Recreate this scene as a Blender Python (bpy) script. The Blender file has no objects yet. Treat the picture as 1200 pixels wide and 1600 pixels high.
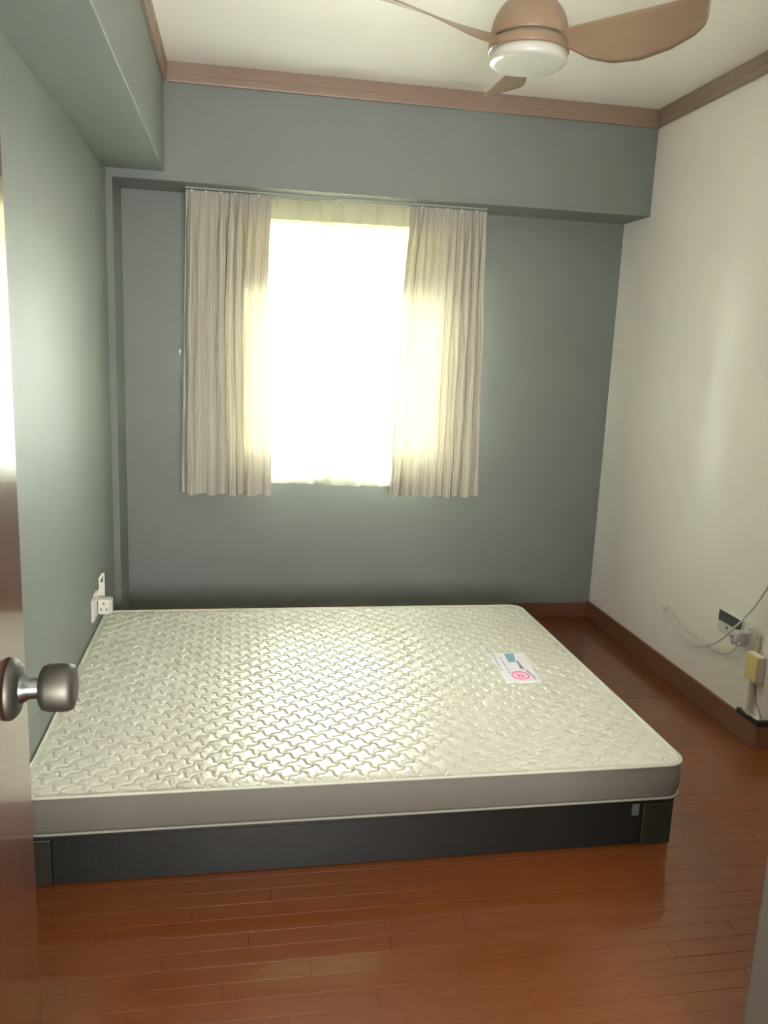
import bpy, bmesh, math, random
import numpy as np
from mathutils import Vector, Matrix
random.seed(7)
rng = np.random.default_rng(3)
scene = bpy.context.scene
COL = scene.collection

# ------------------------------------------------------------------ camera
EYE = Vector((0.573, -4.247, 1.47))
FWD = Vector((0.17701665, 0.96449737, -0.19598453)).normalized()
RGT = Vector((0.98419111, -0.17230714, 0.04096465)).normalized()
UPV = RGT.cross(FWD).normalized()
FPX = 1283.4
cd = bpy.data.cameras.new('camera')
cd.sensor_fit = 'VERTICAL'; cd.sensor_height = 36.0; cd.sensor_width = 27.0
cd.lens = 36.0 * FPX / 1600.0
cd.clip_start = 0.02
cam = bpy.data.objects.new('camera', cd); COL.objects.link(cam)
R3 = Matrix((RGT, UPV, -FWD)).transposed()
cam.matrix_world = Matrix.Translation(EYE) @ R3.to_4x4()
scene.camera = cam

def at(px, py, axis, val):
    """point of the photograph (px, py) lying on the plane coordinate[axis] == val"""
    d = FWD + RGT * ((px - 600) / FPX) - UPV * ((py - 800) / FPX)
    return EYE + d * ((val - EYE[axis]) / d[axis])

# ------------------------------------------------------------------ sky, lights, exposure
w = bpy.data.worlds.new('overcast_sky'); scene.world = w; w.use_nodes = True
bg = w.node_tree.nodes['Background']
bg.inputs[0].default_value = (0.97, 1.0, 1.0, 1); bg.inputs[1].default_value = 21.0
scene.view_settings.view_transform = 'Standard'; scene.view_settings.look = 'None'
scene.view_settings.gamma = 1.0; scene.view_settings.use_curve_mapping = False
scene.view_settings.exposure = 2.15
cy = scene.cycles
cy.use_denoising = True
cy.max_bounces = 10; cy.diffuse_bounces = 6; cy.glossy_bounces = 4; cy.transparent_max_bounces = 12; cy.transmission_bounces = 6
cy.sample_clamp_indirect = 8.0; cy.sample_clamp_direct = 0
cy.caustics_reflective = False; cy.caustics_refractive = False

def area(name, loc, rot, size, size_y, power, col):
    l = bpy.data.lights.new(name, 'AREA'); l.shape = 'RECTANGLE'; l.size = size; l.size_y = size_y
    l.energy = power; l.color = col
    o = bpy.data.objects.new(name, l); o.location = loc; o.rotation_euler = rot; COL.objects.link(o); return o
# added fill lights: one behind the camera, a weak one in the right alcove
area('rear_fill', (0.74, -5.36, 1.45), (math.radians(118), 0, 0), 1.3, 1.9, 60, (1.0, 0.96, 0.92))
area('alcove_fill', (2.9, -2.4, 2.6), (0, 0, 0), 0.5, 0.5, 3, (1.0, 0.97, 0.90))

# ------------------------------------------------------------------ dimensions
W = 2.569; H = 2.64; BD = 0.285; ZB = 2.155; ZL = 2.192; WL = 0.252; CW = 0.03; HC = 0.081; HS = 0.095
YC = -1.591; XN = 3.35; YN = -3.1; XC = 1.486; YB = -5.4
WX0, WX1, WZ0, WZ1 = 0.545, 1.69, 0.835, 2.12

# ------------------------------------------------------------------ helpers
def link(o): COL.objects.link(o); return o
def obj(name, bm, mat, parent=None, smooth=False, mats=None):
    me = bpy.data.meshes.new(name); bm.to_mesh(me); bm.free()
    for m in (mats or [mat]): me.materials.append(m)
    if smooth:
        for p_ in me.polygons: p_.use_smooth = True
    o = link(bpy.data.objects.new(name, me))
    if parent:
        o.parent = parent; o.matrix_parent_inverse = Matrix.Translation(-parent.matrix_basis.translation) if parent.type != 'X' else Matrix()
        pw = Vector(); q = parent
        while q: pw += q.location; q = q.parent
        o.matrix_parent_inverse = Matrix()
        for v in me.vertices: v.co -= pw
    return o
def empty(name, loc=(0, 0, 0)):
    o = bpy.data.objects.new(name, None); o.location = loc; o.empty_display_size = 0.05; return link(o)
def tag(o, label=None, cat=None, group=None, kind=None):
    if label: o['label'] = label
    if cat: o['category'] = cat
    if group: o['group'] = group
    if kind: o['kind'] = kind
    return o
def box(bm, lo, hi, bev=0, seg=1, mi=0):
    r = bmesh.ops.create_cube(bm, size=1)
    vs = r['verts']
    for v in vs: v.co = Vector([(lo[i] + hi[i]) / 2 + v.co[i] * (hi[i] - lo[i]) for i in range(3)])
    fs = {f for v in vs for f in v.link_faces}
    for f in fs: f.material_index = mi
    if bev:
        es = {e for v in vs for e in v.link_edges}
        bmesh.ops.bevel(bm, geom=list(es), offset=bev, segments=seg, affect='EDGES', profile=0.5)
    return bm
def BX(lo, hi, bev=0, seg=1): return box(bmesh.new(), lo, hi, bev, seg)
def smooth_path(pts, n=8):
    pts = [Vector(p) for p in pts]; out = []
    P = [pts[0] * 2 - pts[1]] + pts + [pts[-1] * 2 - pts[-2]]
    for i in range(1, len(P) - 2):
        for k in range(n):
            t = k / n; a, b, c, d = P[i-1], P[i], P[i+1], P[i+2]
            out.append(0.5 * ((2*b) + (c-a)*t + (2*a-5*b+4*c-d)*t*t + (3*b-a-3*c+d)*t**3))
    out.append(pts[-1]); return out
def tube(bm, pts, r, seg=8, closed=False, cap=True):
    n = len(pts); rings = []
    N = None
    for i, p_ in enumerate(pts):
        if closed: t = (pts[(i+1) % n] - pts[i-1]).normalized()
        else: t = (pts[min(i+1, n-1)] - pts[max(i-1, 0)]).normalized()
        if N is None:
            N = t.cross(Vector((0, 0, 1)));
            if N.length < 1e-3: N = t.cross(Vector((1, 0, 0)))
        N = (N - t * N.dot(t)).normalized(); B = t.cross(N)
        rr = r[i] if isinstance(r, (list, tuple)) else r
        rings.append([bm.verts.new(p_ + (N * math.cos(2*math.pi*k/seg) + B * math.sin(2*math.pi*k/seg)) * rr) for k in range(seg)])
    m = n if closed else n - 1
    for i in range(m):
        a, b = rings[i], rings[(i+1) % n]
        for k in range(seg): bm.faces.new((a[k], a[(k+1) % seg], b[(k+1) % seg], b[k]))
    if cap and not closed:
        bm.faces.new(rings[0][::-1]); bm.faces.new(rings[-1])
    return bm
def lathe(bm, prof, seg=48, M=None, mi=0):
    """prof: list of (radius, z); axis Z, M: 4x4 placing"""
    M = M or Matrix(); rings = []
    for r, z in prof:
        if r < 1e-6: rings.append([bm.verts.new(M @ Vector((0, 0, z)))])
        else: rings.append([bm.verts.new(M @ Vector((r*math.cos(2*math.pi*k/seg), r*math.sin(2*math.pi*k/seg), z))) for k in range(seg)])
    for a, b in zip(rings, rings[1:]):
        for k in range(seg):
            q = [a[k % len(a)], a[(k+1) % len(a)], b[(k+1) % len(b)], b[k % len(b)]]
            q = list(dict.fromkeys(q))
            if len(q) > 2:
                f = bm.faces.new(q); f.material_index = mi
    return bm
def prism(bm, poly, axis, a, b):
    """poly of 2D points extruded along axis from a to b"""
    def mk(p_, c):
        l = list(p_); l.insert(axis, c); return bm.verts.new(l)
    A = [mk(p_, a) for p_ in poly]; B = [mk(p_, b) for p_ in poly]
    bm.faces.new(A[::-1]); bm.faces.new(B)
    for i in range(len(poly)):
        j = (i+1) % len(poly); bm.faces.new((A[i], A[j], B[j], B[i]))
    bmesh.ops.recalc_face_normals(bm, faces=bm.faces[:])
    return bm

# ------------------------------------------------------------------ materials
def mat(name, col, rough=0.6, metal=0, spec=0.5, noise=None, bump=None, coat=0, coatr=0.1, sheen=0):
    m = bpy.data.materials.new(name); m.use_nodes = True; nt = m.node_tree; b = nt.nodes['Principled BSDF']
    b.inputs['Base Color'].default_value = (*col, 1); b.inputs['Roughness'].default_value = rough
    b.inputs['Metallic'].default_value = metal; b.inputs['Specular IOR Level'].default_value = spec
    b.inputs['Coat Weight'].default_value = coat; b.inputs['Coat Roughness'].default_value = coatr
    b.inputs['Sheen Weight'].default_value = sheen
    tc = nt.nodes.new('ShaderNodeTexCoord')
    if noise:
        sc, amt = noise; n = nt.nodes.new('ShaderNodeTexNoise'); n.inputs['Scale'].default_value = sc; n.inputs['Detail'].default_value = 4
        nt.links.new(tc.outputs['Object'], n.inputs['Vector'])
        mx = nt.nodes.new('ShaderNodeMix'); mx.data_type = 'RGBA'
        mx.inputs[6].default_value = (*[c * (1 - amt) for c in col], 1); mx.inputs[7].default_value = (*[min(1, c * (1 + amt)) for c in col], 1)
        nt.links.new(n.outputs['Fac'], mx.inputs[0]); nt.links.new(mx.outputs[2], b.inputs['Base Color'])
    if bump:
        sc, st = bump; n = nt.nodes.new('ShaderNodeTexNoise'); n.inputs['Scale'].default_value = sc; n.inputs['Detail'].default_value = 3
        nt.links.new(tc.outputs['Object'], n.inputs['Vector'])
        bp = nt.nodes.new('ShaderNodeBump'); bp.inputs['Strength'].default_value = st; bp.inputs['Distance'].default_value = 0.002
        nt.links.new(n.outputs['Fac'], bp.inputs['Height']); nt.links.new(bp.outputs['Normal'], b.inputs['Normal'])
    return m
M_blue = mat('blue_grey_wall_paint', (0.188, 0.214, 0.200), 0.55, noise=(1.5, 0.04), bump=(160, 0.25))
M_cream = mat('cream_wall_paint', (0.91, 0.87, 0.81), 0.6, noise=(1.2, 0.03), bump=(160, 0.25))
M_ceil = mat('ceiling_paint', (0.93, 0.90, 0.84), 0.7, noise=(1.2, 0.02), bump=(120, 0.2))
M_cornice = mat('brown_cornice_paint', (0.28, 0.20, 0.15), 0.45, noise=(6, 0.06))
M_skirt = mat('brown_skirting_wood', (0.19, 0.078, 0.042), 0.35, noise=(8, 0.12))
M_fan = mat('tan_plastic', (0.25, 0.175, 0.11), 0.4, noise=(5, 0.05))
M_fangroove = mat('dark_green_grey_trim', (0.16, 0.16, 0.12), 0.4)
M_opal = mat('opal_plastic', (0.52, 0.53, 0.46), 0.3)
M_white = mat('white_plastic', (0.72, 0.70, 0.65), 0.35)
M_lilac = mat('pale_grey_plastic', (0.60, 0.56, 0.58), 0.35)
M_yellow = mat('yellowed_plastic', (0.72, 0.56, 0.24), 0.4, noise=(30, 0.08))
M_boxside = mat('aged_white_plastic', (0.60, 0.54, 0.44), 0.4)
M_dkgrey = mat('dark_grey_plastic', (0.10, 0.115, 0.11), 0.4)
M_hole = mat('dark_socket_hole', (0.02, 0.02, 0.02), 0.6)
M_dark = mat('black_rubber', (0.035, 0.028, 0.022), 0.5)
M_base = mat('charcoal_bed_base', (0.009, 0.0105, 0.0095), 0.33, noise=(12, 0.1), bump=(300, 0.3))
M_post = mat('olive_grey_bed_post', (0.016, 0.016, 0.011), 0.45)
M_rail = mat('grey_painted_aluminium', (0.34, 0.37, 0.33), 0.4)
M_frame = mat('window_frame_paint', (0.55, 0.55, 0.48), 0.4)
M_nickel = mat('satin_nickel', (0.12, 0.115, 0.098), 0.55, metal=1)
M_neck = mat('dark_brushed_metal', (0.16, 0.17, 0.16), 0.3, metal=1)
M_label = mat('white_satin_label', (0.88, 0.87, 0.92), 0.35)
M_blueink = mat('blue_grey_ink', (0.22, 0.36, 0.45), 0.5)
M_greyink = mat('violet_grey_ink', (0.24, 0.20, 0.30), 0.5)
M_pinkink = mat('pink_ink', (0.85, 0.12, 0.35), 0.5)
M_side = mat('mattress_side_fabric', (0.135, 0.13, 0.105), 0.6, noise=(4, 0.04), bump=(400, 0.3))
M_piping = mat('mattress_piping_fabric', (0.52, 0.54, 0.44), 0.5)
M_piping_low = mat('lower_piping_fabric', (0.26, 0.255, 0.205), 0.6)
M_quilt = mat('quilted_satin_fabric', (0.62, 0.61, 0.51), 0.34, spec=0.8, noise=(3, 0.04), sheen=0.2)
M_taupe = mat('taupe_wall_paint', (0.105, 0.096, 0.075), 0.6, noise=(1.5, 0.04), bump=(160, 0.25))
M_sub = mat('subfloor', (0.05, 0.03, 0.02), 0.9)

def wood_floor():
    m = bpy.data.materials.new('red_brown_parquet'); m.use_nodes = True; nt = m.node_tree; b = nt.nodes['Principled BSDF']
    tc = nt.nodes.new('ShaderNodeTexCoord'); mp = nt.nodes.new('ShaderNodeMapping'); mp.inputs['Scale'].default_value = (2, 30, 2)
    n = nt.nodes.new('ShaderNodeTexNoise'); n.inputs['Scale'].default_value = 3; n.inputs['Detail'].default_value = 6
    nt.links.new(tc.outputs['Object'], mp.inputs['Vector']); nt.links.new(mp.outputs['Vector'], n.inputs['Vector'])
    g = nt.nodes.new('ShaderNodeNewGeometry')
    ad = nt.nodes.new('ShaderNodeMath'); ad.operation = 'ADD'
    mu = nt.nodes.new('ShaderNodeMath'); mu.operation = 'MULTIPLY'; mu.inputs[1].default_value = 0.55
    nt.links.new(g.outputs['Random Per Island'], mu.inputs[0]); 
    mu2 = nt.nodes.new('ShaderNodeMath'); mu2.operation = 'MULTIPLY'; mu2.inputs[1].default_value = 0.5
    nt.links.new(n.outputs['Fac'], mu2.inputs[0]); nt.links.new(mu.outputs[0], ad.inputs[0]); nt.links.new(mu2.outputs[0], ad.inputs[1])
    cr = nt.nodes.new('ShaderNodeValToRGB'); cr.color_ramp.elements[0].color = (0.085, 0.020, 0.004, 1); cr.color_ramp.elements[1].color = (0.21, 0.058, 0.009, 1)
    nt.links.new(ad.outputs[0], cr.inputs[0]); nt.links.new(cr.outputs[0], b.inputs['Base Color'])
    b.inputs['Roughness'].default_value = 0.5; b.inputs['Specular IOR Level'].default_value = 0.2; b.inputs['Coat Weight'].default_value = 0.9; b.inputs['Coat Roughness'].default_value = 0.11
    return m
M_floor = wood_floor()

def door_wood():
    m = bpy.data.materials.new('glossy_brown_door_veneer'); m.use_nodes = True; nt = m.node_tree; b = nt.nodes['Principled BSDF']
    tc = nt.nodes.new('ShaderNodeTexCoord'); mp = nt.nodes.new('ShaderNodeMapping'); mp.inputs['Scale'].default_value = (30, 30, 1.5)
    n = nt.nodes.new('ShaderNodeTexNoise'); n.inputs['Scale'].default_value = 2; n.inputs['Detail'].default_value = 5
    nt.links.new(tc.outputs['Object'], mp.inputs['Vector']); nt.links.new(mp.outputs['Vector'], n.inputs['Vector'])
    cr = nt.nodes.new('ShaderNodeValToRGB'); cr.color_ramp.elements[0].color = (0.05, 0.015, 0.007, 1); cr.color_ramp.elements[1].color = (0.12, 0.045, 0.025, 1)
    nt.links.new(n.outputs['Fac'], cr.inputs[0]); nt.links.new(cr.outputs[0], b.inputs['Base Color'])
    b.inputs['Roughness'].default_value = 0.22; b.inputs['Coat Weight'].default_value = 0.5; b.inputs['Coat Roughness'].default_value = 0.06
    return m
M_door = door_wood()

def cloth(name, col, tcol, f_trans, f_transp, tpcol, wavy=False):
    m = bpy.data.materials.new(name); m.use_nodes = True; nt = m.node_tree; nt.nodes.clear()
    out = nt.nodes.new('ShaderNodeOutputMaterial'); d = nt.nodes.new('ShaderNodeBsdfDiffuse'); t = nt.nodes.new('ShaderNodeBsdfTranslucent'); tp = nt.nodes.new('ShaderNodeBsdfTransparent')
    d.inputs[0].default_value = (*col, 1); t.inputs[0].default_value = (*tcol, 1); tp.inputs[0].default_value = (*tpcol, 1)
    m1 = nt.nodes.new('ShaderNodeMixShader'); m2 = nt.nodes.new('ShaderNodeMixShader')
    m1.inputs[0].default_value = f_trans; m2.inputs[0].default_value = f_transp
    nt.links.new(d.outputs[0], m1.inputs[1]); nt.links.new(t.outputs[0], m1.inputs[2])
    nt.links.new(m1.outputs[0], m2.inputs[1]); nt.links.new(tp.outputs[0], m2.inputs[2]); nt.links.new(m2.outputs[0], out.inputs[0])
    uv = nt.nodes.new('ShaderNodeUVMap')
    if wavy:
        wv = nt.nodes.new('ShaderNodeTexWave'); wv.wave_type = 'BANDS'; wv.bands_direction = 'X'; wv.wave_profile = 'SIN'
        wv.inputs['Scale'].default_value = 6; wv.inputs['Distortion'].default_value = 5; wv.inputs['Detail'].default_value = 1.5; wv.inputs['Detail Scale'].default_value = 1.1
        mp = nt.nodes.new('ShaderNodeMapping'); mp.inputs['Scale'].default_value = (1.6, 0.55, 1)
        nt.links.new(uv.outputs[0], mp.inputs['Vector']); nt.links.new(mp.outputs['Vector'], wv.inputs['Vector'])
        cr = nt.nodes.new('ShaderNodeValToRGB'); cr.color_ramp.elements[0].position = 0.0; cr.color_ramp.elements[1].position = 0.16
        cr.color_ramp.elements[0].color = (*[c * 0.74 for c in col], 1); cr.color_ramp.elements[1].color = (*col, 1)
        nt.links.new(wv.outputs['Fac'], cr.inputs[0]); nt.links.new(cr.outputs[0], d.inputs[0])
        cr2 = nt.nodes.new('ShaderNodeValToRGB'); cr2.color_ramp.elements[0].position = 0.0; cr2.color_ramp.elements[1].position = 0.16
        cr2.color_ramp.elements[0].color = (*[c * 0.6 for c in tcol], 1); cr2.color_ramp.elements[1].color = (*tcol, 1)
        nt.links.new(wv.outputs['Fac'], cr2.inputs[0]); nt.links.new(cr2.outputs[0], t.inputs[0])
        bp = nt.nodes.new('ShaderNodeBump'); bp.inputs['Strength'].default_value = 0.5; bp.inputs['Distance'].default_value = 0.003
        nt.links.new(wv.outputs['Fac'], bp.inputs['Height']); nt.links.new(bp.outputs[0], d.inputs['Normal'])
    return m
M_curtain = cloth('beige_crinkled_linen', (0.52, 0.50, 0.43), (0.50, 0.45, 0.34), 0.08, 0.023, (1, 0.82, 0.50), wavy=True)
M_sheer = cloth('white_sheer_voile', (0.80, 0.82, 0.72), (0.80, 0.82, 0.72), 0.66, 0.22, (1, 1, 0.94))
M_sheerhead = cloth('stiffened_sheer_heading', (0.74, 0.72, 0.60), (0.62, 0.58, 0.46), 0.12, 0.0, (1, 1, 0.85))
def glass(name, tint):
    m = bpy.data.materials.new(name); m.use_nodes = True; nt = m.node_tree; nt.nodes.clear()
    out = nt.nodes.new('ShaderNodeOutputMaterial'); g = nt.nodes.new('ShaderNodeBsdfGlossy'); tp = nt.nodes.new('ShaderNodeBsdfTransparent')
    g.inputs['Roughness'].default_value = 0.02; tp.inputs[0].default_value = (*tint, 1)
    fr = nt.nodes.new('ShaderNodeFresnel'); fr.inputs[0].default_value = 1.45; mx = nt.nodes.new('ShaderNodeMixShader')
    nt.links.new(fr.outputs[0], mx.inputs[0]); nt.links.new(tp.outputs[0], mx.inputs[1]); nt.links.new(g.outputs[0], mx.inputs[2]); nt.links.new(mx.outputs[0], out.inputs[0])
    return m
M_glass = glass('window_glass', (0.95, 0.97, 0.94)); M_tint = glass('yellow_tinted_glass', (0.36, 0.35, 0.26))

# ------------------------------------------------------------------ room shell
T = 0.15
def struct(name, bm, m, parent=None, **k):
    o = obj(name, bm, m, parent, **k)
    if not parent: o['kind'] = 'structure'
    return o
bm = bmesh.new()
box(bm, (-T, 0, 0), (WX0, T, H)); box(bm, (WX1, 0, 0), (W + T, T, H))
box(bm, (WX0, 0, 0), (WX1, T, WZ0)); box(bm, (WX0, 0, WZ1), (WX1, T, H))
wall_back = struct('wall_back', bm, M_blue)
struct('wall_left', BX((-T, YB, 0), (0, 0, H)), M_blue)
col_ = struct('wall_column', BX((0.0, -BD, 0), (CW, 0, ZB)), M_blue)
wr = struct('wall_right', BX((W, YC, 0), (W + T, 0, H), 0.004, 2), M_cream)
bm = bmesh.new(); box(bm, (W + T, YC, 0), (XN, YC + T, H)); struct('wall_right_return', bm, M_cream)
struct('wall_right_recess', BX((XN, YN - T, 0), (XN + T, YC + T, H)), M_cream)
struct('wall_near', BX((XC, YN - T, 0), (XN, YN, H), 0.006, 3), M_taupe)
struct('wall_corridor', BX((XC, YB, 0), (XC + T, YN - T, H)), M_taupe)
struct('wall_hall', BX((-T, YB - T, 0), (XC + T, YB, H)), M_cream)
ceiling = struct('ceiling', BX((-T, YB - T, H), (XN + T, T, H + 0.1)), M_ceil)
def beam(bm): return obj('beam', bm, M_blue, ceiling)
beam(BX((CW * 0, -BD, ZB), (W, 0, H), 0.003, 2))
beam(BX((0, YB, ZL), (WL, -BD, H), 0.003, 2))

# cornices: stepped profile
def cornice(name, a, b, nrm):
    a = Vector(a); b = Vector(b); n = Vector(nrm)
    prof = [(0.001, H - HC), (0.012, H - HC), (0.014, H - HC + 0.006), (0.014, H - HC + 0.03), (0.017, H - HC + 0.034), (0.017, H - 0.002), (0.001, H - 0.002)]
    bm = bmesh.new(); A = []; B = []
    for d, z in prof:
        q = n * d
        A.append(bm.verts.new((a.x + q.x, a.y + q.y, z))); B.append(bm.verts.new((b.x + q.x, b.y + q.y, z)))
    bm.faces.new(A); bm.faces.new(B[::-1])
    for i in range(len(prof)):
        j = (i+1) % len(prof); bm.faces.new((A[i], B[i], B[j], A[j]))
    bmesh.ops.recalc_face_normals(bm, faces=bm.faces[:])
    return struct(name, bm, M_cornice)
cornice('trim_1', (WL, -BD, 0), (W, -BD, 0), (0, -1, 0))
cornice('trim_2', (W, -BD - 0.018, 0), (W, YC, 0), (-1, 0, 0))
cornice('trim_3', (WL, YB, 0), (WL, -BD - 0.018, 0), (1, 0, 0))
# skirting
st = 0.013
struct('baseboard_back', BX((CW, -st, 0), (W - st, 0.0, HS - 0.008), 0.002, 1), M_skirt)
struct('baseboard_right', BX((W - st, YC - st, 0), (W, -0.0, HS), 0.002, 1), M_skirt)
struct('baseboard_return', BX((W + 0.001, YC - st, 0), (XN, YC, HS), 0.002, 1), M_skirt)
struct('baseboard_left', BX((0, -3.2, 0), (st, -BD - 0.001, HS - 0.02), 0.002, 1), M_skirt)

# floor and its strips
floor = struct('floor', BX((-T, YB, -0.06), (XN + T, T, -0.009)), M_sub)
PW, PL = 0.0555, 0.56
base_mesh = None
def plank_bm(x0, x1, y0, y1):
    return BX((x0 + 0.0002, y0 + 0.0004, -0.009), (x1 - 0.0002, y1 - 0.0004, 0.0 - random.uniform(0, 0.0004)), 0.0004, 1)
rest = bmesh.new(); npl = 0
row = 0; y = 0.0
shared = []
for k in range(8):
    b_ = BX((-PL/2 + 0.0004, -PW/2 + 0.0004, -0.0045), (PL/2 - 0.0004, PW/2 - 0.0004, 0.0045), 0.0004, 1)
    me = bpy.data.meshes.new('plank'); b_.to_mesh(me); b_.free(); me.materials.append(M_floor); shared.append(me)
while y > YB:
    off = (row * 0.37) % 1.0 * PL
    x = -off
    while x < XN:
        x0, x1 = max(x, 0.0), min(x + PL, XN)
        if x1 - x0 > 0.02:
            cx, cyy = (x0 + x1) / 2, y - PW / 2
            vis = (x1 > 1.85 and x0 < 2.9 and y > -2.25) or (-2.95 < y <= -2.1)
            full = abs((x1 - x0) - PL) < 1e-6
            if vis and npl < 300:
                if full:
                    o = link(bpy.data.objects.new('plank', shared[npl % 8])); o.location = (cx, cyy, -0.0045 - random.uniform(0, 0.0004)); o.parent = floor
                else: o = obj('plank', plank_bm(x0, x1, y - PW, y), M_floor, floor)
                npl += 1
            else: box(rest, (x0 + 0.0002, y - PW + 0.0004, -0.009), (x1 - 0.0002, y - 0.0004, 0))
        x += PL
    y -= PW; row += 1
ro = obj('plank_field', rest, M_floor, floor); ro['kind'] = 'stuff'

# ------------------------------------------------------------------ window_1
win = empty('window_1', (WX0, 0.06, WZ0)); win['kind'] = 'structure'
fy0, fy1 = 0.05, 0.09
bm = bmesh.new(); fw = 0.035
for lo, hi in (((WX0, fy0, WZ0), (WX0 + fw, fy1, WZ1)), ((WX1 - fw, fy0, WZ0), (WX1, fy1, WZ1)), ((WX0 + fw, fy0, WZ0), (WX1 - fw, fy1, WZ0 + fw)), ((WX0 + fw, fy0, WZ1 - fw), (WX1 - fw, fy1, WZ1))): box(bm, lo, hi, 0.002)
obj('window_frame', bm, M_frame, win)
ZT = 1.765
obj('transom', BX((WX0 + fw, fy0, ZT), (WX1 - fw, fy1, ZT + 0.06), 0.002), M_frame, win)
obj('mullion', BX((1.10, fy0 + 0.005, WZ0 + fw), (1.13, fy1 - 0.005, ZT), 0.002), M_frame, win)
def sash(x0, x1, z0, z1, gm=None):
    bm = bmesh.new(); s = 0.028
    for lo, hi in (((x0, .055, z0), (x0 + s, .085, z1)), ((x1 - s, .055, z0), (x1, .085, z1)), ((x0 + s, .055, z0), (x1 - s, .085, z0 + s)), ((x0 + s, .055, z1 - s), (x1 - s, .085, z1))): box(bm, lo, hi)
    f = obj('sash', bm, M_frame, win)
    obj('pane', BX((x0 + s, .068, z0 + s), (x1 - s, .072, z1 - s)), gm or M_glass, f)
sash(WX0 + fw, 1.10, WZ0 + fw, ZT); sash(1.13, WX1 - fw, WZ0 + fw, ZT)
sash(WX0 + fw, WX1 - fw, ZT + .06, WZ1 - fw, M_tint)
obj('window_sill', BX((WX0 - 0.0, -0.012, WZ0 - 0.02), (WX1, 0.05, WZ0 - 0.0), 0.003), M_frame, win)

# ------------------------------------------------------------------ curtain track
track = empty('curtain_track', (1.05, -0.15, ZB))
tag(track, 'slim double curtain track fixed under the beam above the window', 'curtain track')
TX0, TX1 = 0.335, 1.770
bm = bmesh.new()
prism(bm, [(-0.186, ZB - 0.001), (-0.186, ZB - 0.009), (-0.168, ZB - 0.009), (-0.168, ZB - 0.001)], 0, TX0, TX1)
obj('rail', bm, M_rail, track)
bm = bmesh.new(); prism(bm, [(-0.120, ZB - 0.001), (-0.120, ZB - 0.009), (-0.102, ZB - 0.009), (-0.102, ZB - 0.001)], 0, TX0, TX1)
obj('rail', bm, M_rail, track)
for x in (0.5, 1.05, 1.6):
    obj('bracket', BX((x - 0.012, -0.168, ZB - 0.006), (x + 0.012, -0.120, ZB - 0.001), 0.001), M_rail, track)
gm = bmesh.new(); box(gm, (-0.005, -0.004, -0.006), (0.005, 0.004, 0.003), 0.001); lathe(gm, [(0, -0.016), (0.004, -0.015), (0.004, -0.012), (0, -0.011)], 8)
gme = bpy.data.meshes.new('glider'); gm.to_mesh(gme); gm.free(); gme.materials.append(M_white)
gl_x = [at(px, 303, 1, -0.177).x for px in (300, 322, 345, 368, 404, 660, 682, 700, 722, 745)]
for x in gl_x:
    o = link(bpy.data.objects.new('glider', gme)); o.parent = track; o.location = (x - 1.05, -0.177 + 0.15 - 0.010, -0.016)

# ------------------------------------------------------------------ curtains
def curtain(name, m, tl, tr, bl, br, ztop, zbot, yc, folds, amp, mhead, headz=0.075, seed=0, pinch=None, hem=0.05, thick=0.0012, edgebow=None, frr=0.0):
    """tl/tr/bl/br: x of the corners; folds: fold count; y centre line yc"""
    R = random.Random(seed); root = empty(name, ((tl + tr) / 2, yc, ztop))
    NU, NV = max(160, int(folds * 16)), 70
    ph = [R.uniform(0, 6.28) for _ in range(6)]
    span = tr - tl
    def pt(u, v):
        # v: 0 top .. 1 bottom
        xl = tl + (bl - tl) * v; xr = tr + (br - tr) * v
        if edgebow: xr += edgebow[1] * math.sin(math.pi * min(1, v * 1.15)) ; xl += edgebow[0] * math.sin(math.pi * min(1, v * 1.15))
        s = u * folds * 2 * math.pi
        wob = 0.9 * math.sin(u * 5 + ph[0] + v * 1.2) + 0.6 * math.sin(u * 11 + ph[1] - v * 2.0)
        top = min(1, v / 0.12)
        a = amp * (0.30 + 0.70 * top) * (0.75 + 0.35 * math.sin(u * 9 + ph[2]))
        lo = math.sin(s * 0.5 + wob * 1.5 * top + ph[3]) * 0.45 * top
        yy = a * (math.sin(s + wob * (0.4 + v)) * (1 - 0.45 * v) + lo * (0.5 + v)) + 0.12 * a * math.sin(2.3 * s + ph[4] + 3 * v) 
        dx = 0.35 * a * math.cos(s + wob * (0.4 + v)) * top + 0.002 * math.sin(17 * v + u * 30 + ph[5]) * top
        if pinch is not None:
            # header flat with pinched pleats, fanning into soft folds
            dp = min(abs(u - q) for q in pinch) ; k = math.exp(-(dp / 0.010) ** 2)
            hd = math.exp(-((v * (ztop - zbot)) / 0.09) ** 2)
            yy = yy * (1 - hd) - k * 0.012 * hd
        edge = min(1, u / 0.02, (1 - u) / 0.02)
        x = xl + (xr - xl) * u + dx * edge
        z = ztop - (ztop - zbot) * v + frr * math.sin(s * 0.5 + ph[0]) * v
        return Vector((x, yc + yy, z))
    vs = sorted(set([i / NV for i in range(NV + 1)]))
    hv = headz / (ztop - zbot)
    def sheet(nm, v0, v1, n, mm, offy=0, scale=1.0):
        bm = bmesh.new(); uvl = bm.loops.layers.uv.new('UVMap'); G = []
        L = folds * 0.13
        for j in range(n + 1):
            v = v0 + (v1 - v0) * j / n; rowv = []
            for i in range(NU + 1):
                u = i / NU; p_ = pt(u, v); p_.y += offy
                rowv.append((bm.verts.new(p_), (u * L, v * (ztop - zbot))))
            G.append(rowv)
        for j in range(n):
            for i in range(NU):
                q = (G[j][i], G[j+1][i], G[j+1][i+1], G[j][i+1]); f = bm.faces.new([t[0] for t in q]); f.smooth = True
                for lp, t in zip(f.loops, q): lp[uvl].uv = t[1]
        return obj(nm, bm, mm, root, smooth=True)
    sheet('drape', 0.0, 1.0, NV, m)
    sheet('heading_tape', 0.0, hv, 6, mhead, offy=0.003)
    if hem: sheet('hem', 1 - hem / (ztop - zbot), 1.0, 3, m, offy=0.003)
    return root
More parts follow.
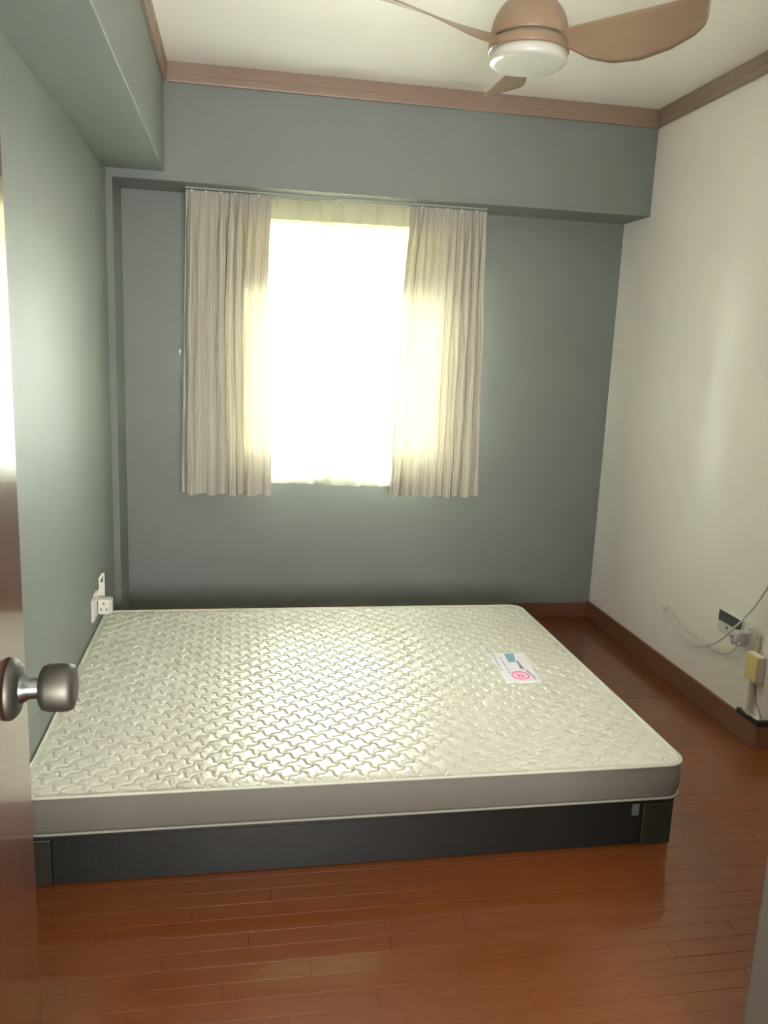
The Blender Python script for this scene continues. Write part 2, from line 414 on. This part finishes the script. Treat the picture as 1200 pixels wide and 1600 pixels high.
YO = -0.177; YS = -0.111
z_o = ZB - 0.0145
cl = curtain('outer_curtain', M_curtain, at(290, 298, 1, YO).x, at(425, 300, 1, YO).x, at(284, 772, 1, YO).x, at(424, 772, 1, YO).x, z_o, 0.727, YO, 9, 0.020, M_curtain, seed=4, edgebow=(0, -0.02), frr=0.006)
tag(cl, 'long beige crinkled curtain hanging open at the left side of the window', 'curtain', 'outer curtains')
cr_ = curtain('outer_curtain', M_curtain, at(644, 320, 1, YO).x, at(762, 330, 1, YO).x, at(607, 772, 1, YO).x, at(746, 775, 1, YO).x, z_o, 0.727, YO, 10, 0.020, M_curtain, seed=9, edgebow=(-0.01, 0.0), frr=0.006)
tag(cr_, 'long beige crinkled curtain hanging open at the right side of the window', 'curtain', 'outer curtains')
z_s = ZB - 0.013
def upos(pxs, x0, x1): return [(at(px, 310, 1, YS).x - x0) / (x1 - x0) for px in pxs]
sx0, sx1, sx2 = 0.50, at(520, 315, 1, YS).x, 1.71
sl_ = curtain('sheer_curtain', M_sheer, sx0, sx1 + 0.01, sx0, sx1 + 0.02, z_s, 0.775, YS, 7, 0.012, M_sheerhead, headz=0.095, seed=2, pinch=upos((370, 402, 433, 466, 499), sx0, sx1), hem=0.055)
tag(sl_, 'white sheer curtain panel covering the left half of the bright window', 'curtain', 'sheer curtains')
sr_ = curtain('sheer_curtain', M_sheer, sx1 - 0.005, sx2, sx1 - 0.005, sx2, z_s, 0.770, YS - 0.022, 8, 0.012, M_sheerhead, headz=0.095, seed=5, pinch=upos((537, 566, 594, 630, 662), sx1, sx2), hem=0.055)
tag(sr_, 'white sheer curtain panel covering the right half of the bright window', 'curtain', 'sheer curtains')
# tieback hook on the wall left of the curtain
p_ = at(281, 548, 1, -0.006)
bm = bmesh.new(); Mh = Matrix.Translation((p_.x, 0, p_.z)) @ Matrix.Rotation(math.pi / 2, 4, 'X')
lathe(bm, [(0, 0.0), (0.008, 0.0), (0.008, 0.003), (0.003, 0.004), (0.003, 0.014)], 16, Mh)
tube(bm, smooth_path([(p_.x, -0.012, p_.z), (p_.x, -0.022, p_.z - 0.004), (p_.x, -0.026, p_.z - 0.014), (p_.x, -0.018, p_.z - 0.018)], 4), 0.0025, 8)
hk = obj('tieback_hook', bm, M_white, smooth=True); tag(hk, 'tiny white tieback hook on the blue wall left of the curtain', 'hook')

# ------------------------------------------------------------------ mattress and base
MX0, MX1, MY0, MY1 = 0.002, 1.924, -2.164, -0.61
ZM, TH = 0.279, 0.118
RC = 0.06
def rrect(x0, x1, y0, y1, r, n=10):
    pts = []
    for cx, cyy, a0 in ((x1 - r, y1 - r, 0), (x0 + r, y1 - r, 90), (x0 + r, y0 + r, 180), (x1 - r, y0 + r, 270)):
        for k in range(n + 1):
            a = math.radians(a0 + 90 * k / n); pts.append((cx + r * math.cos(a), cyy + r * math.sin(a)))
    out = []
    for i, p0 in enumerate(pts):
        p1 = pts[(i + 1) % len(pts)]; d = math.hypot(p1[0] - p0[0], p1[1] - p0[1]); m = max(1, int(d / 0.06))
        for k in range(m): out.append((p0[0] + (p1[0] - p0[0]) * k / m, p0[1] + (p1[1] - p0[1]) * k / m))
    return out
matt = empty('mattress', ((MX0 + MX1) / 2, (MY0 + MY1) / 2, ZM - TH))
tag(matt, 'cream quilted foam mattress lying on the low dark bed base', 'mattress')
NX, NY = 860, 690
xs = np.linspace(MX0 + 0.004, MX1 - 0.004, NX); ys = np.linspace(MY0 + 0.004, MY1 - 0.004, NY)
X, Y = np.meshgrid(xs, ys)
cxm, cym = (MX0 + MX1) / 2, (MY0 + MY1) / 2
hx, hy = (MX1 - MX0) / 2 - 0.004, (MY1 - MY0) / 2 - 0.004
qx = np.abs(X - cxm) - (hx - RC); qy = np.abs(Y - cym) - (hy - RC)
L = np.sqrt(np.maximum(qx, 0) ** 2 + np.maximum(qy, 0) ** 2)
sd = L + np.minimum(np.maximum(qx, qy), 0) - RC
outm = sd > 0
sgx, sgy = np.sign(X - cxm), np.sign(Y - cym)
kx = np.where(outm, np.maximum(qx, 0) / np.maximum(L, 1e-9) * sd, 0); ky = np.where(outm, np.maximum(qy, 0) / np.maximum(L, 1e-9) * sd, 0)
X2, Y2 = X - sgx * kx, Y - sgy * ky
P = 0.0757
U = X2 + Y2 + 1.949 ; V = X2 - Y2
A = 0.0092
def fold(t): return np.abs((t / P + 0.5) % 1.0 - 0.5) * P
phs = 0.0
V0 = V - 1.871
dU = fold(U - A * np.sin(2 * np.pi * V0 / P)) / 1.414; dV = fold(V0 - A * (-1) * np.sin(2 * np.pi * U / P)) / 1.414
hgt = -0.0056 * np.exp(-(dU / 0.0024) ** 2) - 0.0056 * np.exp(-(dV / 0.0024) ** 2)
puff = 0.0026 * np.sqrt(np.clip(dU / 0.02, 0, 1) * np.clip(dV / 0.02, 0, 1))
soft = 0.0011 * (np.sin(X2 * 7.3 + 1) * np.sin(Y2 * 6.1 + 2) + 0.6 * np.sin(X2 * 15 + Y2 * 9) * np.sin(Y2 * 13 - X2 * 5))
cr1 = rng.normal(size=(NY, NX)) 
for _ in range(3): cr1 = (cr1 + np.roll(cr1, 1, 0) + np.roll(cr1, -1, 0) + np.roll(cr1, 1, 1) + np.roll(cr1, -1, 1)) / 5
edge = np.clip(-sd / 0.035, 0, 1); edge = edge * edge * (3 - 2 * edge)
Z = ZM - 0.005 + (hgt + puff + soft + cr1 * 0.0012 + 0.003) * edge
org = matt.location
co = np.stack([X2 - org.x, Y2 - org.y, Z - org.z], -1).reshape(-1, 3)
idx = np.arange(NX * NY).reshape(NY, NX)
fa = np.stack([idx[:-1, :-1], idx[:-1, 1:], idx[1:, 1:], idx[1:, :-1]], -1).reshape(-1, 4)
me = bpy.data.meshes.new('quilted_top'); me.vertices.add(len(co)); me.vertices.foreach_set('co', co.ravel())
me.loops.add(fa.size); me.loops.foreach_set('vertex_index', fa.ravel().astype(np.int32))
me.polygons.add(len(fa)); me.polygons.foreach_set('loop_start', np.arange(0, fa.size, 4, dtype=np.int32)); me.polygons.foreach_set('use_smooth', np.ones(len(fa), bool))
me.update(calc_edges=True); me.validate(); me.materials.append(M_quilt)
qt = link(bpy.data.objects.new('quilted_top', me)); qt.parent = matt
# side band (slightly bulging)
bm = bmesh.new(); rings = []
for k in range(9):
    t = k / 8; off = 0.006 * math.sin(math.pi * t) - 0.003
    o_ = rrect(MX0 - off * (0 if False else 1) if False else MX0 + 0.001, MX1 + off, MY0 - off, MY1 + off, RC)
    rings.append([bm.verts.new((x + 0, y_, ZM - TH + 0.004 + (TH - 0.010) * t + 0.0015 * math.sin(x * 23 + t * 4) * math.sin(math.pi * t))) for x, y_ in o_])
for a, b in zip(rings, rings[1:]):
    n = min(len(a), len(b))
    for k in range(n): bm.faces.new((a[k], a[(k+1) % n], b[(k+1) % n], b[k]))
bm.faces.new(rings[0][::-1])
bmesh.ops.recalc_face_normals(bm, faces=bm.faces[:])
so = obj('side_band', bm, M_side, matt)
for f in so.data.polygons: f.use_smooth = len(f.vertices) == 4
for z in (ZM - 0.005, ZM - TH + 0.005):
    pts = [Vector((x, y_, z)) for x, y_ in rrect(MX0 + 0.0055, MX1 - 0.001, MY0 + 0.001, MY1 - 0.001, RC)]
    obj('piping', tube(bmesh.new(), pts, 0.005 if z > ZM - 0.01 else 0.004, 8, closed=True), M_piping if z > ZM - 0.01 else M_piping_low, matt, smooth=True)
# woven label on top
lz = ZM + 0.002
c0, c1, c2, c3 = [at(*q, 2, lz) for q in ((765, 1021), (816, 1020), (846, 1065), (792, 1066))]
def lab(u, v, dz=0.0):
    a = c0.lerp(c1, u); b = c3.lerp(c2, u); q = a.lerp(b, v); return Vector((q.x, q.y, lz + dz))
def sheetbox(bm, poly, z0, z1):
    A = [bm.verts.new((q.x, q.y, z0)) for q in poly]; B = [bm.verts.new((q.x, q.y, z1)) for q in poly]
    bm.faces.new(A[::-1]); bm.faces.new(B)
    for i in range(len(poly)):
        j = (i+1) % len(poly); bm.faces.new((A[i], A[j], B[j], B[i]))
    bmesh.ops.recalc_face_normals(bm, faces=bm.faces[:])
bm = bmesh.new(); sheetbox(bm, [lab(0.0, 0.0), lab(1, 0), lab(1, 1), lab(0, 1)], lz - 0.004, lz + 0.0006)
lb = obj('label', bm, M_label, matt); lb['label'] = 'white sewn label with blue picture and pink ring emblem'
bm = bmesh.new(); sheetbox(bm, [lab(.42, .02), lab(.72, .02), lab(.62, .34), lab(.40, .34)], lz + 0.0007, lz + 0.001)
obj('picture_print', bm, M_blueink, lb)
bm = bmesh.new()
sheetbox(bm, [lab(.64, .30), lab(.70, .30), lab(.74, .60), lab(.62, .56), lab(.64, .48)], lz + 0.0007, lz + 0.001)
sheetbox(bm, [lab(.76, .62), lab(.80, .62), lab(.90, .86), lab(.88, .98), lab(.85, .86)], lz + 0.0007, lz + 0.001)
for k in range(7):
    v0 = 0.06 + k * 0.085
    sheetbox(bm, [lab(.04, v0), lab(.09, v0), lab(.09, v0 + .04), lab(.04, v0 + .04)], lz + 0.0007, lz + 0.001)
    sheetbox(bm, [lab(.22, v0 + .1), lab(.28, v0 + .1), lab(.28, v0 + .13), lab(.22, v0 + .13)], lz + 0.0007, lz + 0.001)
obj('small_print', bm, M_greyink, lb)
bm = bmesh.new()
ring = [lab(.50 + .24 * math.cos(a), .80 + .12 * math.sin(a), 0.001) for a in [2 * math.pi * k / 28 for k in range(28)]]
tube(bm, ring, 0.0028, 6, closed=True)
tube(bm, smooth_path([lab(.40, .76, .001), lab(.44, .84, .001), lab(.49, .78, .001), lab(.54, .86, .001), lab(.58, .79, .001), lab(.60, .84, .001)], 4), 0.0024, 6)
obj('ring_emblem', bm, M_pinkink, lb)

base = empty('bed_base', ((MX0 + MX1) / 2, (MY0 + MY1) / 2, 0))
tag(base, 'low charcoal platform bed base carrying the mattress', 'bed base')
bt = ZM - TH - 0.001; bx0, bx1, by0, by1 = MX0 + 0.016, MX1 - 0.022, MY0 + 0.018, MY1 - 0.02
obj('front_panel', BX((bx0 + 0.07, by0 + 0.006, 0.001), (bx1 - 0.10, by0 + 0.026, bt - 0.02), 0.002), M_base, base)
obj('rear_panel', BX((bx0 + 0.07, by1 - 0.026, 0.001), (bx1 - 0.10, by1 - 0.006, bt - 0.02), 0.002), M_base, base)
obj('side_panel', BX((bx1 - 0.026, by0 + 0.10, 0.001), (bx1 - 0.006, by1 - 0.10, bt - 0.02), 0.002), M_base, base)
obj('side_panel', BX((bx0 + 0.006, by0 + 0.10, 0.001), (bx0 + 0.026, by1 - 0.10, bt - 0.02), 0.002), M_base, base)
for x0, x1 in ((bx0, bx0 + 0.07), (bx1 - 0.10, bx1)):
    for y0, y1 in ((by0, by0 + 0.10), (by1 - 0.10, by1)):
        obj('corner_post', BX((x0, y0, 0.001), (x1, y1, bt - 0.02), 0.004, 2), M_post, base)
obj('deck', BX((bx0, by0, bt - 0.02), (bx1, by1, bt), 0.003), M_base, base)
obj('fabric_tag', BX((bx1 - 0.135, by0 + 0.0035, bt - 0.06), (bx1 - 0.112, by0 + 0.006, bt - 0.022)), M_dkgrey, base)

# ------------------------------------------------------------------ ceiling fan
FC = Vector((1.394, -1.769, 0)); ZG = 2.283
fan = empty('ceiling_fan', (FC.x, FC.y, H))
tag(fan, 'tan ceiling fan with three curved blades and a round light', 'ceiling fan')
MF = Matrix.Translation((FC.x, FC.y, 0))
r0 = 0.112
obj('light_shade', lathe(bmesh.new(), [(0, ZG), (r0 * .8, ZG + .0015), (r0 * .94, ZG + .004), (r0 * .985, ZG + .009), (r0, ZG + .014), (r0, ZG + .033), (r0 * .97, ZG + .034)], 64, MF), M_opal, fan, smooth=True)
zr = ZG + .034
obj('light_ring', lathe(bmesh.new(), [(r0 * .97, zr), (r0 * 1.03, zr), (r0 * 1.04, zr + .004), (r0 * 1.03, zr + .024), (r0 * .99, zr + .029), (r0 * .9, zr + .030)], 64, MF), M_fan, fan, smooth=True)
obj('shadow_gap', lathe(bmesh.new(), [(r0 * .9, zr + .0295), (r0 * .93, zr + .030), (r0 * .93, zr + .036), (r0 * .9, zr + .037)], 64, MF), M_fangroove, fan, smooth=True)
zd = zr + .036
prof = [(r0 * .95, zd), (r0 * .99, zd + .002), (r0 * .99, zd + .008)]
for k in range(1, 13):
    a = math.pi / 2 * k / 12; prof.append((r0 * .22 + (r0 * .77) * math.cos(a), zd + .008 + .105 * math.sin(a)))
prof.append((r0 * .22, H - 0.001))
obj('motor_housing', lathe(bmesh.new(), prof, 64, MF), M_fan, fan, smooth=True)
obj('ceiling_canopy', lathe(bmesh.new(), [(r0 * .22, H - .05), (r0 * .55, H - .045), (r0 * .7, H - .02), (r0 * .72, H - .001)], 48, MF), M_fan, fan, smooth=True)
def blade(ang, Rt=0.505):
    bm = bmesh.new(); NS, NC = 40, 10; G = []
    d = Vector((math.cos(ang), math.sin(ang), 0)); n = Vector((-math.sin(ang), math.cos(ang), 0))
    for i in range(NS + 1):
        s = i / NS; r = 0.085 + (Rt - 0.085) * s
        # chord: leading (far, +n, low) and trailing edges
        root = min(1, s / 0.16); root = root * root * (3 - 2 * root)
        wd = float(np.interp(s, [0, .08, .18, .32, .5, .7, .85, .94, 1], [.048, .066, .108, .142, .160, .156, .136, .108, .05]))
        trail = -0.036 - 0.006 * s; lead = trail + wd
        if s > 0.9:
            t = (s - 0.9) / 0.1; mid = trail * 0.8 + lead * 0.2; k = math.sqrt(max(0, 1 - t * t)); 
            lead = mid + (lead - mid) * (0.05 + 0.95 * k); trail = mid + (trail - mid) * (0.05 + 0.95 * k)
        pitch = math.radians(38 - 20 * s) ; zc = ZG + 0.052 + 0.020 * s + 0.010 * s * s
        rowv = []
        for sgn in (1, -1):
            for j in range(NC + 1):
                tt = j / NC if sgn == 1 else 1 - j / NC
                c = trail + (lead - trail) * tt
                th = 0.0045 * math.sqrt(max(0, 1 - (2 * tt - 1) ** 2)) + 0.0006
                camb = 0.010 * (1 - (2 * tt - 1) ** 2)
                p_ = FC + d * r + n * (c * math.cos(pitch)) + Vector((0, 0, zc - c * math.sin(pitch) + camb * 0.6 + sgn * th * 0.5))
                rowv.append(bm.verts.new(p_))
        G.append(rowv)
    m = len(G[0])
    for a, b in zip(G, G[1:]):
        for k in range(m): bm.faces.new((a[k], a[(k+1) % m], b[(k+1) % m], b[k]))
    bm.faces.new(G[0]); bm.faces.new(G[-1][::-1])
    bmesh.ops.recalc_face_normals(bm, faces=bm.faces[:])
    return obj('blade', bm, M_fan, fan, smooth=True)
for a in (-43, -163, 77): blade(math.radians(a))

# ------------------------------------------------------------------ door on the left
DX, DY = 0.316, -3.222
door = empty('door_1', (DX, DY - 0.82, 0)); door['kind'] = 'structure'
obj('door_leaf', BX((DX - 0.04, DY - 0.82, 0.012), (DX, DY, 2.06), 0.0015), M_door, door)
zk, yk = 1.066, -3.298
kn = Matrix.Translation((DX, yk, zk)) @ Matrix.Rotation(math.pi / 2, 4, 'Y')
ks = obj('door_knob', lathe(bmesh.new(), [(0, 0.034), (0.012, 0.034), (0.020, 0.0345), (0.0255, 0.0375), (0.0275, 0.044), (0.028, 0.056), (0.0275, 0.066), (0.025, 0.0715), (0.018, 0.0735), (0, 0.074)], 48, kn), M_nickel, door, smooth=True)
obj('rosette', lathe(bmesh.new(), [(0, 0.0005), (0.036, 0.0005), (0.0365, 0.003), (0.034, 0.007), (0.029, 0.011), (0.018, 0.013), (0, 0.014)], 48, kn), M_nickel, ks, smooth=True)
obj('neck', lathe(bmesh.new(), [(0.017, 0.012), (0.0155, 0.018), (0.0125, 0.022), (0.012, 0.036)], 32, kn), M_neck, ks, smooth=True)
obj('latch_plate', BX((DX - 0.032, DY - 0.0005, zk - 0.028), (DX - 0.008, DY + 0.001, zk + 0.028)), M_neck, door)

# ------------------------------------------------------------------ left wall socket and adaptor
ys0 = -0.86
sk = empty('wall_socket', (0, ys0, 0.39)); tag(sk, 'white wall socket low on the blue left wall behind the mattress corner', 'socket')
obj('faceplate', BX((0.0005, ys0 - 0.075, 0.335), (0.011, ys0 + 0.075, 0.421), 0.003, 2), M_white, sk)
obj('back_box', BX((0.0003, ys0 - 0.078, 0.332), (0.004, ys0 + 0.078, 0.424), 0.001), M_white, sk)
obj('switch', BX((0.011, ys0 - 0.035, 0.392), (0.014, ys0 - 0.020, 0.410), 0.001), M_white, sk)
ad = empty('plug_adaptor', (0.011, ys0 + 0.02, 0.38)); tag(ad, 'chunky white multi way plug adaptor pushed into the left wall socket', 'adaptor')
obj('body', BX((0.0125, ys0 + 0.005, 0.340), (0.060, ys0 + 0.055, 0.405), 0.006, 3), M_white, ad, smooth=False)
obj('end_cap', BX((0.0605, ys0 + 0.008, 0.343), (0.068, ys0 + 0.052, 0.402), 0.003, 2), M_white, ad)
for dx, dz in ((0.037, 0.388), (0.026, 0.363), (0.048, 0.363)):
    obj('pin_hole', BX((dx - 0.0025, ys0 + 0.0042, dz - 0.004), (dx + 0.0025, ys0 + 0.0052, dz + 0.004)), M_hole, ad)
ph = empty('upright_holder', (0.02, ys0 + 0.01, 0.42)); tag(ph, 'slim white upright holder with slotted top above the left wall socket', 'holder')
bm = bmesh.new(); y0 = ys0 + 0.0
prof = [(0.014, 0.424), (0.043, 0.424), (0.043, 0.515), (0.038, 0.520), (0.018, 0.495), (0.018, 0.46)]
inner = [(0.024, 0.485), (0.037, 0.485), (0.037, 0.508), (0.033, 0.505)]
prism(bm, [(0.006, 0.424), (0.043, 0.424), (0.043, 0.482), (0.020, 0.482), (0.020, 0.455)], 1, y0, y0 + 0.006)
prism(bm, [(0.038, 0.482), (0.043, 0.482), (0.043, 0.520), (0.038, 0.520)], 1, y0, y0 + 0.006)
prism(bm, [(0.020, 0.482), (0.025, 0.482), (0.038, 0.510), (0.038, 0.520), (0.034, 0.520), (0.020, 0.498)], 1, y0, y0 + 0.006)
obj('bracket', bm, M_white, ph)
obj('side_arm', BX((0.001, y0 - 0.03, 0.426), (0.008, y0 + 0.03, 0.440), 0.002), M_white, ph)

# ------------------------------------------------------------------ right wall: socket, plugs, cord, boxes
xw = W
def wy(px, py, off=0.0):
    q = at(px, py, 0, xw - off); return q
a = wy(1128, 950); b = wy(1166, 984)
yL, yR = a.y, wy(1165, 967).y; zt = a.z; zb_ = wy(1128, 986).z
s2 = empty('wall_socket', (xw, (yL + yR) / 2, zb_)); tag(s2, 'double wall socket with a dark upper half on the cream right wall', 'socket')
obj('faceplate', BX((xw - 0.010, yR, zb_), (xw - 0.0005, yL, zt), 0.002, 2), M_white, s2)
zmid = zt - (zt - zb_) * 0.50
obj('switch_cover', BX((xw - 0.0125, yR + 0.003, zmid), (xw - 0.0102, yL - 0.003, zt - 0.003), 0.0008), M_dkgrey, s2)['label'] = 'dark grey upper half'
q = wy(1139, 981)
obj('pin_hole', BX((xw - 0.0108, q.y - 0.004, q.z - 0.006), (xw - 0.0100, q.y + 0.004, q.z + 0.006)), M_hole, s2)
# plug with cord
def plug(name, c, w_, h_, d_, m, lbl):
    r = empty(name, (xw - 0.011, c.y, c.z)); tag(r, lbl, 'plug')
    obj('body', BX((xw - 0.0135 - d_, c.y - w_/2, c.z - h_/2), (xw - 0.0135, c.y + w_/2, c.z + h_/2), 0.008, 3), m, r)
    return r
pc = wy(1157, 997, 0.03)
pl = plug('adaptor_plug', pc, 0.048, 0.058, 0.042, M_lilac, 'pale grey plug adaptor in the right wall socket')
pc2 = wy(1147, 996, 0.07)
p2 = empty('power_plug', (xw - 0.062, pc2.y, pc2.z)); tag(p2, 'rounded white plug at the end of the looped cord', 'plug')
bm = bmesh.new(); MP = Matrix.Translation((xw - 0.0575, pc2.y, pc2.z)) @ Matrix.Rotation(-math.pi / 2, 4, 'Y')
prof = [(0, 0.0), (0.017, 0.0), (0.021, 0.002), (0.021, 0.014), (0.019, 0.020), (0.012, 0.023), (0, 0.024)]
lathe(bm, prof, 24, MP @ Matrix.Diagonal((1.35, 0.85, 1, 1)))
obj('body', bm, M_lilac, p2, smooth=True)
obj('fuse_cover', BX((xw - 0.0826, pc2.y - 0.008, pc2.z + 0.002), (xw - 0.0812, pc2.y + 0.006, pc2.z + 0.009), 0.0005), M_dkgrey, p2)
pc3 = wy(1163, 984, 0.03)
p3 = plug('power_plug', pc3 + Vector((0, -0.03, 0.012)), 0.030, 0.036, 0.032, M_white, 'small white plug right of the grey adaptor on the right wall')
cp = [(1154, 1005, .075), (1150, 1013, .07), (1141, 1019, .05), (1128, 1020, .03), (1112, 1014, .02), (1092, 1001, .016), (1072, 986, .014), (1056, 970, .012), (1049, 955, .012), (1042, 948, .014), (1038, 957, .016), (1041, 971, .016), (1054, 988, .018), (1069, 1004, .02), (1088, 1010, .025), (1108, 1008, .03), (1128, 998, .045), (1147, 981, .055), (1163, 966, .05), (1181, 945, .04), (1198, 920, .035), (1225, 875, .03), (1262, 800, .025)]
pts = [wy(u, v, o) for u, v, o in cp]
cord = obj('looped_cable', tube(bmesh.new(), smooth_path(pts, 8), 0.0042, 8), M_white, smooth=True)
tag(cord, 'white cord looped over a hook and hanging along the cream wall', 'cord')
q = wy(1041, 950, 0.0)
bm = bmesh.new(); lathe(bm, [(0, 0), (0.007, 0), (0.007, 0.003), (0.003, 0.004), (0.003, 0.018), (0.006, 0.020), (0, 0.021)], 16, Matrix.Translation((xw - 0.0003, q.y, q.z)) @ Matrix.Rotation(-math.pi / 2, 4, 'Y'))
tag(obj('cord_hook', bm, M_white, smooth=True), 'small white hook holding the cord loop on the right wall', 'hook')
# conduit
ya, yb_ = wy(1169, 1080).y, wy(1178, 1080).y
ct = wy(1173, 984, 0.01)
bm = bmesh.new()
yc1 = wy(1170, 1100).y
box(bm, (xw - 0.017, yc1 - 0.030, HS + 0.010), (xw - 0.0005, yc1 - 0.006, ct.z), 0.006, 3)
tag(obj('cable_conduit', bm, M_boxside), 'narrow white upright cable conduit running behind the yellowed box', 'conduit')
# yellowed box
k0 = wy(1167, 1016, 0.05); k1 = wy(1186, 1028, 0.05)
kb = wy(1186, 1074, 0.05)
jy0, jy1 = k1.y, k0.y; jz0, jz1 = kb.z, (k0.z + k1.z) / 2
jb = empty('junction_box', (xw, (jy0 + jy1) / 2, jz0)); tag(jb, 'yellowed plastic box fixed over the conduit on the right wall', 'junction box')
obj('housing', BX((xw - 0.047, jy0, jz0), (xw - 0.0185, jy1, jz1), 0.006, 3), M_boxside, jb)
obj('lid', BX((xw - 0.052, jy0 + 0.003, jz0 + 0.003), (xw - 0.0472, jy1 - 0.003, jz1 - 0.003), 0.002, 2), M_yellow, jb)['label'] = 'yellowed front lid'
for k in range(5):
    yy = jy0 + 0.012 + k * (jy1 - jy0 - 0.024) / 4
    obj('vent_slot', BX((xw - 0.0526, yy - 0.002, jz0 + 0.010), (xw - 0.0520, yy + 0.002, jz0 + 0.022)), M_boxside, jb)
w1 = [wy(1181, 1072, .03), wy(1181, 1084, .02), wy(1181.5, 1098, .01), wy(1186, 1112, .008), wy(1190, 1124, .006)]
tag(obj('thin_wire', tube(bmesh.new(), smooth_path(w1, 6), 0.0016, 6), M_dkgrey, smooth=True), 'thin grey wire hanging from the yellowed box to the floor trim', 'wire')
# dark trunking along the top of the skirting at the wall end
e0 = wy(1156, 1110); 
tk = empty('floor_trunking', (xw, YC, HS)); tag(tk, 'short black cable trunking on the skirting at the end of the cream wall', 'trunking')
obj('cover', BX((xw - 0.018, YC - 0.016, HS + 0.0005), (xw - 0.0005, e0.y, HS + 0.022), 0.003, 2), M_dark, tk)
obj('cover', BX((xw + 0.0, YC - 0.016, HS + 0.0005), (XN - 0.1, YC - 0.001, HS + 0.022), 0.003, 2), M_dark, tk)
obj('edge_strip', BX((xw - 0.012, YC - 0.004, HS + 0.0225), (xw - 0.0005, e0.y - 0.03, HS + 0.027), 0.001), M_white, tk)
